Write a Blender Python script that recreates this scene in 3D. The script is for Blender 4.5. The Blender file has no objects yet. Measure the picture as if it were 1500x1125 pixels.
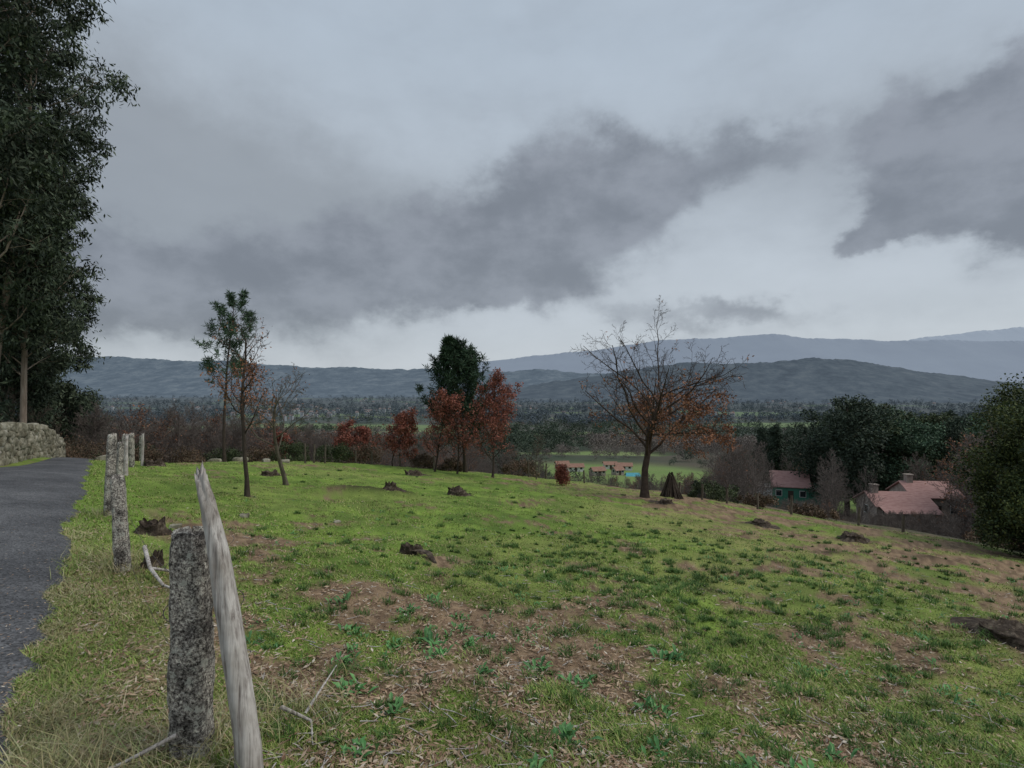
import bpy, math, random
import numpy as np
from mathutils import Vector, Matrix, Quaternion
rng=np.random.default_rng(7); random.seed(7)
scene=bpy.context.scene
COL=scene.collection
# ---------------------------------------------------------------- noise
def _h(ix,iy,s):
    n=(ix.astype(np.int64)*374761393+iy.astype(np.int64)*668265263+s*1442695041)&0x7fffffff
    n=((n^(n>>13))*1274126177)&0x7fffffff
    n=n^(n>>16)
    return (n&0xffff)/65535.0
def vn(x,y,s=0):
    xi=np.floor(x);yi=np.floor(y);fx=x-xi;fy=y-yi
    fx=fx*fx*(3-2*fx);fy=fy*fy*(3-2*fy)
    a=_h(xi,yi,s);b=_h(xi+1,yi,s);c=_h(xi,yi+1,s);d=_h(xi+1,yi+1,s)
    return (a*(1-fx)+b*fx)*(1-fy)+(c*(1-fx)+d*fx)*fy
def fbm(x,y,s=0,o=4):
    x=np.asarray(x,float);y=np.asarray(y,float)
    v=0;a=.5;t=0
    for i in range(o):
        v=v+a*vn(x*2**i+i*17.3,y*2**i-i*9.1,s+i);t+=a;a*=.5
    return v/t
def sst(a,b,x):
    k=np.clip((x-a)/(b-a),0,1);return k*k*(3-2*k)
# ---------------------------------------------------------------- terrain
CT=[-1,-.6,-.2,0,.25,.6,.9,1.3];CS=[28,26,30,31,28,20,16.5,15]
FD=np.log([1,30,60,100,250,600,1000,2000,4000,20000]);FZ=[-1,-6,-13,-20,-36,-58,-74,-85,-82,-82]
MOUNDS=[(-3.9,14.6,1.1,.6,.26),(-3.0,15.2,.5,.5,.14),(7.3,16.5,.5,.35,.10),(8.6,14.2,.5,.35,.10),(5.6,20.5,.5,.4,.1),(5.3,5.9,.6,.35,.10),(2.5,7.2,.4,.3,.05),(9.2,12,.5,.35,.07),(4.6,9.5,.4,.3,.05),(6.6,11.5,.4,.3,.06),(3.6,4.9,.25,.2,.04)]
def road_c(x,y): return x+.74*y
def LE(y): return np.interp(y,[12,27],[-3.24,-1.25])
def hgt(x,y,fine=True):
    x=np.asarray(x,float);y=np.asarray(y,float)
    d=np.hypot(x,y)+1e-6
    t=np.clip(x/np.maximum(y,1),-1.3,1.3)
    s=np.interp(t,CT,CS)
    pl=-.092*x-.114*y-.48*sst(8,18,-x)*sst(8,18,y)
    far=np.interp(np.log(d),FD,FZ)+(fbm(x/90,y/90,5)-.5)*np.clip((d-60)*.03,0,14)
    k=sst(0,34,d-s)
    z=pl*(1-k)+far*k
    c=road_c(x,y)
    rm=1-(sst(-4.4,-3.5,c)*(1-sst(-.1,.9,c)))*(y<34)
    z=z+rm*(fbm(x*.45,y*.45,1)-.5)*.24+rm*(fbm(x*2.2,y*2.2,2)-.5)*.10
    for mx,my,a,b,hh in MOUNDS:
        z=z+hh*np.exp(-((x-mx)/a)**2-((y-my)/b)**2)
    return z
def H(x,y): return float(hgt(np.array([x]),np.array([y]))[0])
MEAD=[(42,245,52,75),(95,150,40,22),(70,128,22,14),(-300,1010,190,80),(-120,780,90,40),(470,1050,150,70),(230,620,60,40),(-520,1500,200,80),(60,420,50,25),(700,1500,250,80),(-60,1900,200,80)]
def meadow(x,y):
    m=np.zeros_like(x)
    for a,b,c,d in MEAD: m=np.maximum(m,np.exp(-(((x-a)/c)**2+((y-b)/d)**2)**2))
    return m
def grassy(x,y):
    n=fbm(x*.9,y*.9,11,5);n2=fbm(x*.25,y*.25,12,3);n3=fbm(x*3.2,y*3.2,13,4)
    g=.62+(n-.5)*1.8+(n2-.5)*.9+(n3-.5)*1.3
    g-=.34*np.exp(-((x+1.0)/1.5)**2-((y-4.7)/1.4)**2)
    g-=.28*np.exp(-((x-.1)/1.1)**2-((y-2.7)/.4)**2)
    g-=.35*np.exp(-((x+1.4)/.5)**2-((y-3.2)/1.3)**2)
    g+=.34*sst(6.5,10,y)*(1-sst(1.5,7,x))
    g-=.20*sst(3.0,8,x)*sst(5,12,y)
    g-=.2*np.exp(-((x-7)/3)**2-((y-22)/3)**2)
    g-=.18*np.exp(-((x-1.2)/1.6)**2-((y-7.4)/1.6)**2)
    return np.clip(g,0,1)
def lerp(a,b,k): return a+(b-a)*k[:,None]
def C(*c): return np.array([c],float)
def ground_color(x,y):
    d=np.hypot(x,y);g=grassy(x,y)
    n=fbm(x*3,y*3,21,4);nf=fbm(x*14,y*14,22,3);nl=fbm(x*.35,y*.35,23,3);nm=fbm(x*1.1,y*1.1,24,4)
    soil=lerp(C(.17,.115,.075)*np.ones((len(x),1)),C(.41,.29,.18),np.clip((nf-.3)*1.8,0,1))
    grass=lerp(C(.11,.18,.035)*np.ones((len(x),1)),C(.27,.38,.075),np.clip((n-.25)*1.7,0,1))
    grass=lerp(grass,C(.35,.31,.13),np.clip((nl-.40)*2.2,0,.7)*(.45+.55*sst(1,5,x)))
    grass=lerp(grass,C(.10,.165,.035),np.clip((nm-.5)*2.5,0,.6))
    col=lerp(soil,grass,sst(.33,.66,g+(nf-.5)*.6))
    for mx,my,a,b,hh in MOUNDS:
        m=np.exp(-((x-mx)/(a*.8))**2-((y-my-(.1))/(b*.7))**2)*(.3+1.3*n)
        col=lerp(col,C(.04,.03,.022),np.clip(m*1.2,0,.9))
    c=road_c(x,y)
    ver=sst(-1.0,-.8,c)*(1-sst(.5,1.1,c))*(y<30)
    straw=lerp(C(.37,.29,.16)*np.ones((len(x),1)),C(.23,.26,.09),np.clip((n-.40)*2.5,0,1))
    straw=lerp(straw,C(.20,.32,.055),sst(5,8,y))
    col=lerp(col,straw,ver*.8)
    s=np.interp(np.clip(x/np.maximum(y,1),-1.3,1.3),CT,CS)
    k=sst(0,9,d-s-1+(n-.5)*6)
    wood=lerp(C(.10,.085,.06)*np.ones((len(x),1)),C(.06,.075,.045),np.clip((fbm(x/60,y/60,31)-.35)*3,0,1))
    md=np.clip(meadow(x,y)*1.4+sst(.68,.75,fbm(x/170,y/120,33,2))*(d>300),0,1)
    mcol=lerp(C(.14,.23,.06)*np.ones((len(x),1)),C(.22,.26,.10),fbm(x/50,y/35,35,2))
    f=lerp(wood,mcol,md)
    haze=1-np.exp(-np.maximum(d-150,0)/2600)
    f=lerp(f,C(.13,.165,.20),haze*.9)  # aerial haze painted into the ground colour, stronger with distance
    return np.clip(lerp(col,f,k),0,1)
# ---------------------------------------------------------------- mesh helpers
def quad_mesh(name,V,F,mats,mi=None,smooth=None):
    V=np.asarray(V,np.float32);F=np.asarray(F,np.int32)
    me=bpy.data.meshes.new(name)
    me.vertices.add(len(V));me.vertices.foreach_set('co',V.ravel())
    n=F.shape[1]
    me.loops.add(F.size);me.loops.foreach_set('vertex_index',F.ravel())
    me.polygons.add(len(F));me.polygons.foreach_set('loop_start',np.arange(0,F.size,n,dtype=np.int32))
    me.polygons.foreach_set('loop_total',np.full(len(F),n,dtype=np.int32))
    for m in mats: me.materials.append(m)
    if mi is not None: me.polygons.foreach_set('material_index',np.asarray(mi,np.int32))
    if smooth is not None: me.polygons.foreach_set('use_smooth',np.asarray(smooth,bool))
    me.update(calc_edges=True)
    if len(F)<20000: me.validate()
    return me
def obj(name,me,loc=(0,0,0),parent=None,rot=(0,0,0),sc=1):
    o=bpy.data.objects.new(name,me);COL.objects.link(o);o.location=loc;o.rotation_euler=rot
    o.scale=(sc,)*3 if not hasattr(sc,'__len__') else sc
    if parent: o.parent=parent
    return o
class MB:
    def __init__(s): s.V=[];s.F=[];s.M=[];s.S=[];s.n=0
    def add(s,V,F,m=0,sm=False):
        V=np.asarray(V,float);F=np.asarray(F,int)
        s.V.append(V);s.F.append(F+s.n);s.M.append(np.full(len(F),m));s.S.append(np.full(len(F),sm));s.n+=len(V)
    def tube(s,P,R,n=5,m=0,cap=False):
        P=[Vector(p) for p in P];V=[];k=len(P)
        d=(P[-1]-P[0]);d=d.normalized() if d.length>1e-6 else Vector((0,0,1))
        a=d.orthogonal().normalized();b=d.cross(a)
        for p,r in zip(P,R):
            for j in range(n):
                w=2*math.pi*j/n
                V.append(p+a*(math.cos(w)*r)+b*(math.sin(w)*r))
        F=[(i*n+j,i*n+(j+1)%n,(i+1)*n+(j+1)%n,(i+1)*n+j) for i in range(k-1) for j in range(n)]
        s.add([tuple(v) for v in V],F,m,True)
    def leaves(s,Cn,L,W,mean=(0,0,0),kk=0.,m=1,r=rng):
        Cn=np.asarray(Cn,float);N=len(Cn)
        if N==0:return
        D=r.normal(size=(N,3));D/=np.linalg.norm(D,axis=1)[:,None]
        D=D+np.asarray(mean)*kk;D/=np.linalg.norm(D,axis=1)[:,None]+1e-9
        S=np.cross(D,r.normal(size=(N,3)));S/=np.linalg.norm(S,axis=1)[:,None]+1e-9
        l=(L*r.uniform(.6,1.3,N))[:,None];w=(W*r.uniform(.6,1.3,N))[:,None]
        V=np.stack([Cn,Cn+D*l*.45+S*w,Cn+D*l,Cn+D*l*.45-S*w],1).reshape(-1,3)
        s.add(V,np.arange(4*N).reshape(-1,4),m,False)
    def box(s,x0,x1,y0,y1,z0,z1,m=0):
        V=[(x0,y0,z0),(x1,y0,z0),(x1,y1,z0),(x0,y1,z0),(x0,y0,z1),(x1,y0,z1),(x1,y1,z1),(x0,y1,z1)]
        s.add(V,[(0,3,2,1),(4,5,6,7),(0,1,5,4),(1,2,6,5),(2,3,7,6),(3,0,4,7)],m)
    def arrays(s): return np.concatenate(s.V),np.concatenate(s.F),np.concatenate(s.M),np.concatenate(s.S)
    def mesh(s,name,mats):
        V,F,M,S=s.arrays();return quad_mesh(name,V,F,mats,M,S)
# ---------------------------------------------------------------- materials
def newmat(name,rough=.85,spec=.2):
    m=bpy.data.materials.new(name);m.use_nodes=True;nt=m.node_tree
    b=nt.nodes['Principled BSDF'];b.inputs['Roughness'].default_value=rough
    b.inputs['Specular IOR Level'].default_value=spec
    return m,nt,b
def ramp(nt,stops):
    r=nt.nodes.new('ShaderNodeValToRGB');e=r.color_ramp.elements
    while len(e)<len(stops): e.new(.5)
    for i,(p,c) in enumerate(stops):
        e[i].position=p;e[i].color=(*c,1)
    return r
def noise(nt,scale,det=4,rough=.6,coord='Object',vec=None,dist=0):
    n=nt.nodes.new('ShaderNodeTexNoise');n.inputs['Scale'].default_value=scale;n.inputs['Detail'].default_value=det
    n.inputs['Roughness'].default_value=rough;n.inputs['Distortion'].default_value=dist
    if vec is None:
        t=nt.nodes.new('ShaderNodeTexCoord');vec=t.outputs[coord]
    nt.links.new(vec,n.inputs['Vector']);return n
def mixc(nt,fac,a,b,mode='MIX'):
    x=nt.nodes.new('ShaderNodeMix');x.data_type='RGBA';x.blend_type=mode
    for v,i in ((fac,0),(a,6),(b,7)):
        if hasattr(v,'links'): nt.links.new(v,x.inputs[i])
        elif i==0: x.inputs[0].default_value=v
        else: x.inputs[i].default_value=(*v,1)
    return x.outputs[2]
def leafmat(name,cols,clump=1.2,lo=.45,hi=1.4,rough=.65,trans=0):
    m,nt,b=newmat(name,rough,.25)
    g=nt.nodes.new('ShaderNodeNewGeometry')
    r=ramp(nt,[(i/max(1,len(cols)-1),c) for i,c in enumerate(cols)])
    nt.links.new(g.outputs['Random Per Island'],r.inputs[0])
    n=noise(nt,clump,2)
    r2=ramp(nt,[(.3,(lo,)*3),(.7,(hi,)*3)]);nt.links.new(n.outputs['Fac'],r2.inputs[0])
    nt.links.new(mixc(nt,1.,r.outputs[0],r2.outputs[0],'MULTIPLY'),b.inputs['Base Color'])
    return m
def noisemat(name,stops,scale=5,det=6,rough=.9,bump=.3,bscale=20,dist=0,bdist=.02,coord='Object',stretch=None,nr=.65):
    m,nt,b=newmat(name,rough,.15)
    vec=None
    if stretch:
        t=nt.nodes.new('ShaderNodeTexCoord');mp=nt.nodes.new('ShaderNodeMapping');mp.inputs['Scale'].default_value=stretch
        nt.links.new(t.outputs['Object'],mp.inputs['Vector']);vec=mp.outputs[0]
    n=noise(nt,scale,det,nr,coord,vec,dist);r=ramp(nt,stops)
    nt.links.new(n.outputs['Fac'],r.inputs[0]);nt.links.new(r.outputs[0],b.inputs['Base Color'])
    if bump:
        n2=noise(nt,bscale,5,.7,coord,vec);bp=nt.nodes.new('ShaderNodeBump');bp.inputs['Strength'].default_value=bump
        bp.inputs['Distance'].default_value=bdist
        nt.links.new(n2.outputs['Fac'],bp.inputs['Height']);nt.links.new(bp.outputs[0],b.inputs['Normal'])
    return m
bark=noisemat('bark_grey',[(.3,(.06,.048,.04)),(.55,(.13,.11,.085)),(.75,(.24,.22,.175))],6,bump=.6,stretch=(3,3,1))
bark_dark=noisemat('bark_dark',[(.3,(.03,.024,.02)),(.7,(.09,.07,.055))],6,bump=.6,stretch=(3,3,1))
bark_oak=noisemat('bark_oak',[(.3,(.035,.026,.021)),(.7,(.09,.066,.052))],7,bump=.5)
bark_euc=noisemat('bark_eucalyptus',[(.3,(.16,.12,.09)),(.55,(.30,.24,.19)),(.75,(.42,.37,.31))],2,bump=.4,stretch=(4,4,.6))
rust=leafmat('oak_leaf_rust',[(.16,.068,.038),(.26,.115,.06),(.34,.165,.09),(.19,.09,.055)],1.5,.6,1.35)
rust2=leafmat('oak_leaf_red',[(.18,.055,.035),(.28,.09,.06),(.33,.13,.09),(.15,.055,.045)],1.5,.6,1.35)
needle=leafmat('pine_needles',[(.015,.033,.018),(.03,.06,.032),(.05,.085,.04)],1.2,.6,1.4)
needle2=leafmat('pine_needles_blue',[(.04,.07,.045),(.07,.12,.07),(.10,.16,.09)],1.2,.6,1.4)
eucl=leafmat('eucalyptus_leaves',[(.022,.036,.024),(.046,.066,.04),(.095,.12,.072),(.034,.053,.034)],.7,.4,1.5)
shrubm=leafmat('shrub_leaves',[(.03,.045,.018),(.05,.07,.03),(.08,.10,.04)],1.3,.5,1.5)
shruby=leafmat('laurel_leaves',[(.02,.035,.014),(.035,.055,.02),(.07,.09,.028),(.11,.12,.035)],.8,.5,1.6)
heath=leafmat('dry_bracken',[(.10,.065,.045),(.17,.105,.065),(.14,.11,.07),(.07,.055,.035)],1,.6,1.4)
grassm=leafmat('grass_blades',[(.10,.165,.035),(.17,.275,.05),(.25,.385,.075),(.33,.40,.11),(.44,.37,.19),(.15,.23,.045),(.36,.29,.15)],.9,.65,1.3)
tuftm=leafmat('grass_tuft',[(.05,.11,.025),(.08,.155,.035),(.115,.20,.05)],.9,.7,1.3)
strawm=leafmat('dry_grass',[(.42,.34,.19),(.28,.29,.11),(.50,.43,.28),(.20,.27,.09),(.31,.22,.13)],1.5,.7,1.3)
weedm=leafmat('weed_leaves',[(.05,.15,.045),(.08,.21,.06),(.14,.30,.10),(.07,.18,.065)],3,.75,1.3,.5)
litterm=leafmat('leaf_litter',[(.16,.09,.055),(.32,.21,.135),(.44,.34,.23),(.25,.15,.09),(.56,.50,.41)],2,.7,1.3)
puffbrown=leafmat('bare_wood_crown',[(.105,.088,.078),(.16,.135,.12),(.19,.16,.14),(.12,.105,.09)],.02,.7,1.3)
puffgreen=leafmat('pine_wood_crown',[(.03,.045,.033),(.045,.067,.042),(.065,.09,.055)],.02,.6,1.4)
puffblue=leafmat('hazed_wood_crown',[(.07,.092,.108),(.09,.115,.132),(.115,.14,.155)],.01,.75,1.25)  # leaf colours tinted blue-grey to carry distance haze
# ---------------------------------------------------------------- ground
ratio=1.0215
rr=[.3];
while rr[-1]<17000: rr.append(rr[-1]*ratio)
rr=np.array(rr)
ang=np.concatenate([np.arange(-64,64.01,.25),np.arange(70,292,6)])
ang=np.radians(ang);NA=len(ang);NR=len(rr)
X=rr[:,None]*np.sin(ang)[None];Y=rr[:,None]*np.cos(ang)[None]
xs,ys=X.ravel(),Y.ravel();zs=hgt(xs,ys)
V=np.stack([xs,ys,zs],1);V=np.vstack([V,[[0,0,H(0,0)]]])
i=np.arange(NR-1)[:,None]*NA;j=np.arange(NA)[None];jn=(np.arange(NA)+1)[None]%NA
F=np.stack([i+j,i+jn,i+NA+jn,i+NA+j],-1).reshape(-1,4)[:, ::-1]
gm,nt,b=newmat('meadow_ground',.95,.1)
at=nt.nodes.new('ShaderNodeAttribute');at.attribute_name='gcol'
n=noise(nt,60,5,.75);r=ramp(nt,[(.3,(.5,)*3),(.7,(1.45,)*3)]);nt.links.new(n.outputs['Fac'],r.inputs[0])
nt.links.new(mixc(nt,.8,at.outputs['Color'],r.outputs[0],'MULTIPLY'),b.inputs['Base Color'])
n=noise(nt,35,6,.75);bp=nt.nodes.new('ShaderNodeBump');bp.inputs['Strength'].default_value=.8;bp.inputs['Distance'].default_value=.03
nt.links.new(n.outputs['Fac'],bp.inputs['Height']);nt.links.new(bp.outputs[0],b.inputs['Normal'])
me=quad_mesh('ground',V,F,[gm],smooth=np.ones(len(F)))
ca=me.color_attributes.new('gcol','FLOAT_COLOR','POINT')
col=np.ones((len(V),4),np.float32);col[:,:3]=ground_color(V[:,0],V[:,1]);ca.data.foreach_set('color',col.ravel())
ground=obj('ground',me)
# ---------------------------------------------------------------- road
yy=np.arange(-8,29,.1);NC=15;V=[]
for k,y in enumerate(yy):
    wob=.14*(vn(np.array([y*1.3]),np.array([0.]),3)[0]-.5)+.14*(vn(np.array([y*5.]),np.array([3.]),4)[0]-.5)
    cl,cr=float(LE(y)),-.25+wob*1.4
    for q in range(NC):
        f=q/(NC-1);c=cl+(cr-cl)*f
        x=c-.74*y
        z=H(x,y)+.03+.03*(1-(2*f-1)**2)
        if q in(0,NC-1): z-=.06
        V.append((x,y,z))
F=[(a*NC+q,a*NC+q+1,(a+1)*NC+q+1,(a+1)*NC+q) for a in range(len(yy)-1) for q in range(NC-1)]
rm,nt,b=newmat('asphalt',.75,.3)
n1=noise(nt,.8,6,.7);r1=ramp(nt,[(.32,(.045,.046,.05)),(.5,(.08,.081,.085)),(.68,(.125,.126,.13))]);nt.links.new(n1.outputs['Fac'],r1.inputs[0])
v=nt.nodes.new('ShaderNodeTexVoronoi');v.inputs['Scale'].default_value=70;t=nt.nodes.new('ShaderNodeTexCoord');nt.links.new(t.outputs['Object'],v.inputs['Vector'])
rv=ramp(nt,[(0,(.3,)*3),(1,(2.1,)*3)]);nt.links.new(v.outputs['Color'],rv.inputs[0])
nt.links.new(mixc(nt,1.,r1.outputs[0],rv.outputs[0],'MULTIPLY'),b.inputs['Base Color'])
bp=nt.nodes.new('ShaderNodeBump');bp.inputs['Strength'].default_value=.8;bp.inputs['Distance'].default_value=.01
nt.links.new(v.outputs['Distance'],bp.inputs['Height']);nt.links.new(bp.outputs[0],b.inputs['Normal'])
obj('road',quad_mesh('road',V,F,[rm],smooth=np.ones(len(F))))
# ---------------------------------------------------------------- grass, weeds, litter
def scatter(N,t0=-.78,t1=1.08,d0=2.2,d1=34,p=1.):
    u=rng.uniform(1/d1**p,1/d0**p,N);y=u**(-1/p);t=rng.uniform(t0,t1,N);return t*y,y
def blades(x,y,hh,ww,lean=.5):
    N=len(x);z=hgt(x,y)-.01
    a=rng.uniform(0,2*math.pi,N);ln=rng.uniform(0,lean,N)*hh
    S=np.stack([np.cos(a+1.3),np.sin(a+1.3),0*a],1)*ww[:,None]
    B=np.stack([x,y,z],1);T=B+np.stack([np.cos(a)*ln,np.sin(a)*ln,hh],1)
    Mi=B+np.stack([np.cos(a)*ln*.25,np.sin(a)*ln*.25,hh*.5],1)
    return np.stack([B,Mi+S,T,Mi-S],1).reshape(-1,3)
def q4(n): return np.arange(4*n).reshape(-1,4)
s_of=lambda x,y: np.interp(np.clip(x/np.maximum(y,1),-1.3,1.3),CT,CS)
tx,ty=scatter(78000,p=.8)
g=grassy(tx,ty);c=road_c(tx,ty)
keep=((c>-.2)|(c<LE(ty)-.1))&(rng.uniform(0,1,len(tx))<sst(.2,.8,g)*.95+.03)&(np.hypot(tx,ty)<s_of(tx,ty)+6)
tx,ty=tx[keep],ty[keep];k=7
x=np.repeat(tx,k);y=np.repeat(ty,k);sp=.02+.0035*y
x=x+rng.normal(0,1,len(x))*sp;y=y+rng.normal(0,1,len(y))*sp
hn=fbm(x*.8,y*.8,41)*.6+fbm(x*3.5,y*3.5,42)*.6
hh=(.010+.044*hn**2*rng.uniform(.3,1.6,len(x)))*(1+y*.008);ww=.0020+.00045*y
V=blades(x,y,hh,ww*rng.uniform(.7,1.3,len(x)),1.5)
obj('grass',quad_mesh('grass',V,q4(len(x)),[grassm]))
# darker tussocks
tx,ty=scatter(4200,-.5,1.0,2.8,24,.6)
m=np.exp(-((tx-1.6)/2.4)**2-((ty-8.6)/2.6)**2)+.4*np.exp(-((tx-5)/3.5)**2-((ty-11)/5)**2)+.07
keep=(rng.uniform(0,1,len(tx))<m)&(road_c(tx,ty)>.3);tx,ty=tx[keep],ty[keep]
k=60;rad=np.repeat(rng.uniform(.02,.10,len(tx))*rng.uniform(.5,1,len(tx)),k);a=rng.uniform(0,6.28,len(rad));q=np.sqrt(rng.uniform(0,1,len(rad)))
x=np.repeat(tx,k)+np.cos(a)*q*rad*1.3;y=np.repeat(ty,k)+np.sin(a)*q*rad
V=blades(x,y,(.4+rad*9)*.075*rng.uniform(.4,1.3,len(x)),.002+.0003*y,1.6)
obj('grass_tussocks',quad_mesh('grass_tussocks',V,q4(len(x)),[tuftm]))
# verge
N=66000;y=1/rng.uniform(1/28,1/1.6,N);c=-.47+np.abs(rng.normal(0,.46,N));x=c-.74*y
kp=rng.uniform(0,1,N)<np.where(y<6,1,.6);x,y=x[kp],y[kp]
V=blades(x,y,(.014+.05*fbm(x*2,y*2,43))*rng.uniform(.3,1.2,len(x)),(.0018+.0004*y),2.6)
sel=fbm(x*1.1,y*1.1,44)+rng.normal(0,.08,len(x))-.03*(y-5)>.48
Vr=V.reshape(-1,4,3)
obj('dry_verge_grass',quad_mesh('dry_verge_grass',Vr[sel].reshape(-1,3),q4(sel.sum()),[strawm]))
obj('verge_grass',quad_mesh('verge_grass',Vr[~sel].reshape(-1,3),q4((~sel).sum()),[grassm]))
mb=MB();P=[]
for px_,py_,n_ in ((-1.5,2.6,700),(-1.25,3.1,300),(-3.9,5.5,350),(-6.1,8.5,250),(-4.2,6.0,300),(-1.9,2.4,400),(-10.4,15,300)):
    x=px_+rng.normal(0,.16,n_);y=py_+rng.normal(0,.16,n_)
    V=blades(x,y,rng.uniform(.04,.17,n_),np.full(n_,.0024),2.2);mb.add(V,q4(n_))
obj('dry_post_grass',mb.mesh('dry_post_grass',[strawm]))
# litter
x,y=scatter(95000,p=.9);c=road_c(x,y);g=grassy(x,y)
keep=((c>-.38))&(rng.uniform(0,1,len(x))<np.clip(1.0-g*1.1,.11,1)*np.where(y<9,1,.5))&(np.hypot(x,y)<s_of(x,y))
x,y=x[keep],y[keep];N=len(x);z=hgt(x,y)+rng.uniform(.004,.028,N)
D=rng.normal(size=(N,3))*np.array([1,1,.22]);D/=np.linalg.norm(D,axis=1)[:,None]
U=rng.normal(size=(N,3))*.3+np.array([0,0,1]);S=np.cross(D,U);S/=np.linalg.norm(S,axis=1)[:,None]
l=(rng.uniform(.008,.028,N)*(1+.03*y))[:,None];w=l*rng.uniform(.12,.38,N)[:,None];Cn=np.stack([x,y,z],1)
V=np.stack([Cn-D*l,Cn+S*w,Cn+D*l,Cn-S*w],1).reshape(-1,3)
obj('leaf_litter',quad_mesh('leaf_litter',V,q4(N),[litterm]))
N=1600;y=1/rng.uniform(1/16,1/1.5,N);c=-.3-np.abs(rng.normal(0,.6,N));x=c-.74*y;z=hgt(x,y)+.066
D=rng.normal(size=(N,3))*np.array([1,1,.05]);D/=np.linalg.norm(D,axis=1)[:,None];S=np.cross(D,[0,0,1.])
l=rng.uniform(.005,.018,N)[:,None];Cn=np.stack([x,y,z],1)
obj('road_debris',quad_mesh('road_debris',np.stack([Cn-D*l,Cn+S*l*.3,Cn+D*l,Cn-S*l*.3],1).reshape(-1,3),q4(N),[litterm]))
# weed rosettes
mb=MB();x,y=scatter(1100,-.62,1.0,2.4,13,.7)
X0=[(-1.15,3.9),(-.9,4.3),(-.45,4.9),(.3,3.1),(.75,3.0),(1.25,2.9),(1.6,2.95),(-.7,3.2),(-.95,5.1),(-.2,3.9),(-1.0,3.5),(.2,4.1),(-.62,4.35),(-.35,4.5),(-.55,4.1),(.45,3.9),(.1,2.7),(-.75,2.75),(1.9,3.3),(.9,3.6),(-1.3,4.5),(-.8,5.6),(-1.6,5.2),(2.3,3.0),(1.3,4.6)]
x=np.concatenate([x,[p[0] for p in X0]]);y=np.concatenate([y,[p[1] for p in X0]])
n0=len(x)-len(X0)
for i,(a,b_) in enumerate(zip(x,y)):
    if road_c(a,b_)<.2: continue
    if i<n0 and fbm(np.array([a*.6]),np.array([b_*.6]),51)[0]<.47: continue
    big=(.03+.055*rng.random()) if i<n0 else .085+.05*rng.random()
    z=H(a,b_);nl=rng.integers(9,20) if i<n0 else rng.integers(24,44);ph=rng.uniform(0,6.28)
    for q in range(nl):
        w=ph+q*2.4;L=big*rng.uniform(.45,1.15);el=rng.uniform(.15,1.15)
        d=np.array([math.cos(w)*math.cos(el),math.sin(w)*math.cos(el),math.sin(el)]);s=np.array([-math.sin(w),math.cos(w),0])*L*.13
        o=np.array([a,b_,z])+np.array([rng.normal(),rng.normal(),0])*big*.4;p1=o+d*L*.55;p2=o+d*L*.95-np.array([0,0,L*.14])
        up=np.array([0,0,L*.05])
        mb.add([o,p1+s+up,p2,p1],[(0,3,2,1)],0);mb.add([o,p1,p2,p1-s+up],[(0,3,2,1)],0)
obj('weed_rosettes',mb.mesh('weed_rosettes',[weedm]))
# ---------------------------------------------------------------- granite posts
gr,nt,b=newmat('granite',.9,.2)
v=noise(nt,75,3,.8);r=ramp(nt,[(.38,(.04,.037,.035)),(.46,(.22,.20,.185)),(.54,(.37,.345,.32)),(.62,(.68,.66,.61))]);nt.links.new(v.outputs['Fac'],r.inputs[0])
n=noise(nt,7,6,.75);r2=ramp(nt,[(.40,(.25,.24,.235)),(.49,(.8,.78,.75)),(.57,(1.35,1.32,1.24))]);nt.links.new(n.outputs['Fac'],r2.inputs[0])
c1=mixc(nt,1.,r.outputs[0],r2.outputs[0],'MULTIPLY')
n=noise(nt,13,5,.8);r3=ramp(nt,[(.55,(0,)*3),(.60,(1,)*3)]);nt.links.new(n.outputs['Fac'],r3.inputs[0])
mk=nt.nodes.new('ShaderNodeMath');mk.operation='MULTIPLY';mk.inputs[1].default_value=.75;nt.links.new(r3.outputs[0],mk.inputs[0])
nt.links.new(mixc(nt,mk.outputs[0],c1,(.56,.56,.49)),b.inputs['Base Color'])
n=noise(nt,40,6,.8);bp=nt.nodes.new('ShaderNodeBump');bp.inputs['Strength'].default_value=1.;bp.inputs['Distance'].default_value=.014
nt.links.new(n.outputs['Fac'],bp.inputs['Height']);nt.links.new(bp.outputs[0],b.inputs['Normal'])
def stone_post(x,y,h,w,lean=(0,0),seed=0,taper=.9,rz=.3):
    n=40;K=46;V=[]
    for k in range(K+6):
        f=min(k/K,1);z=-.25+(h+.25)*f;cap=max(0,k-K)/6.
        for q in range(n):
            a=2*math.pi*q/n;ca,sa=math.cos(a),math.sin(a)
            rad=(abs(ca)**4+abs(sa)**4)**(-.25)
            W=w*.5*(1+(taper-1)*f)
            e=1-.12*sst(.94,1,f)-cap*.95
            nn=fbm(np.array([a*0+ca*1.6+seed*7+z*1.2]),np.array([z*5+sa*1.6]),60+seed)[0]-.5
            n2=fbm(np.array([ca*5+z*9]),np.array([z*22+sa*5]),70+seed,3)[0]-.5
            R=rad*W*e*(1+.30*nn+.16*n2)
            V.append((R*ca+lean[0]*z,R*sa*.85+lean[1]*z,z+cap*.012*(1+3*nn)+ (sst(.93,1,f)*.05*nn)))
    F=[(k*n+q,k*n+(q+1)%n,(k+1)*n+(q+1)%n,(k+1)*n+q) for k in range(K+5) for q in range(n)]
    me=quad_mesh('stone_post',V,F,[gr],smooth=np.ones(len(F)))
    return obj('stone_fence_post',me,(x,y,H(x,y)),rot=(0,0,rz))
posts=[(-1.505,2.62,1.045,.175,(-.0,0)),(-3.88,5.57,.95,.14,(-.05,.0)),(-6.13,8.5,1.22,.14,(.03,0)),(-8.1,11.5,1.0,.13,(.04,0)),(-10.4,15,1.1,.15,(.02,0)),(-12.0,17.6,1.05,.15,(-.03,0)),(-13.6,20,1.15,.16,(0,0)),(-15.6,23.5,1.1,.16,(0,0))]
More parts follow.
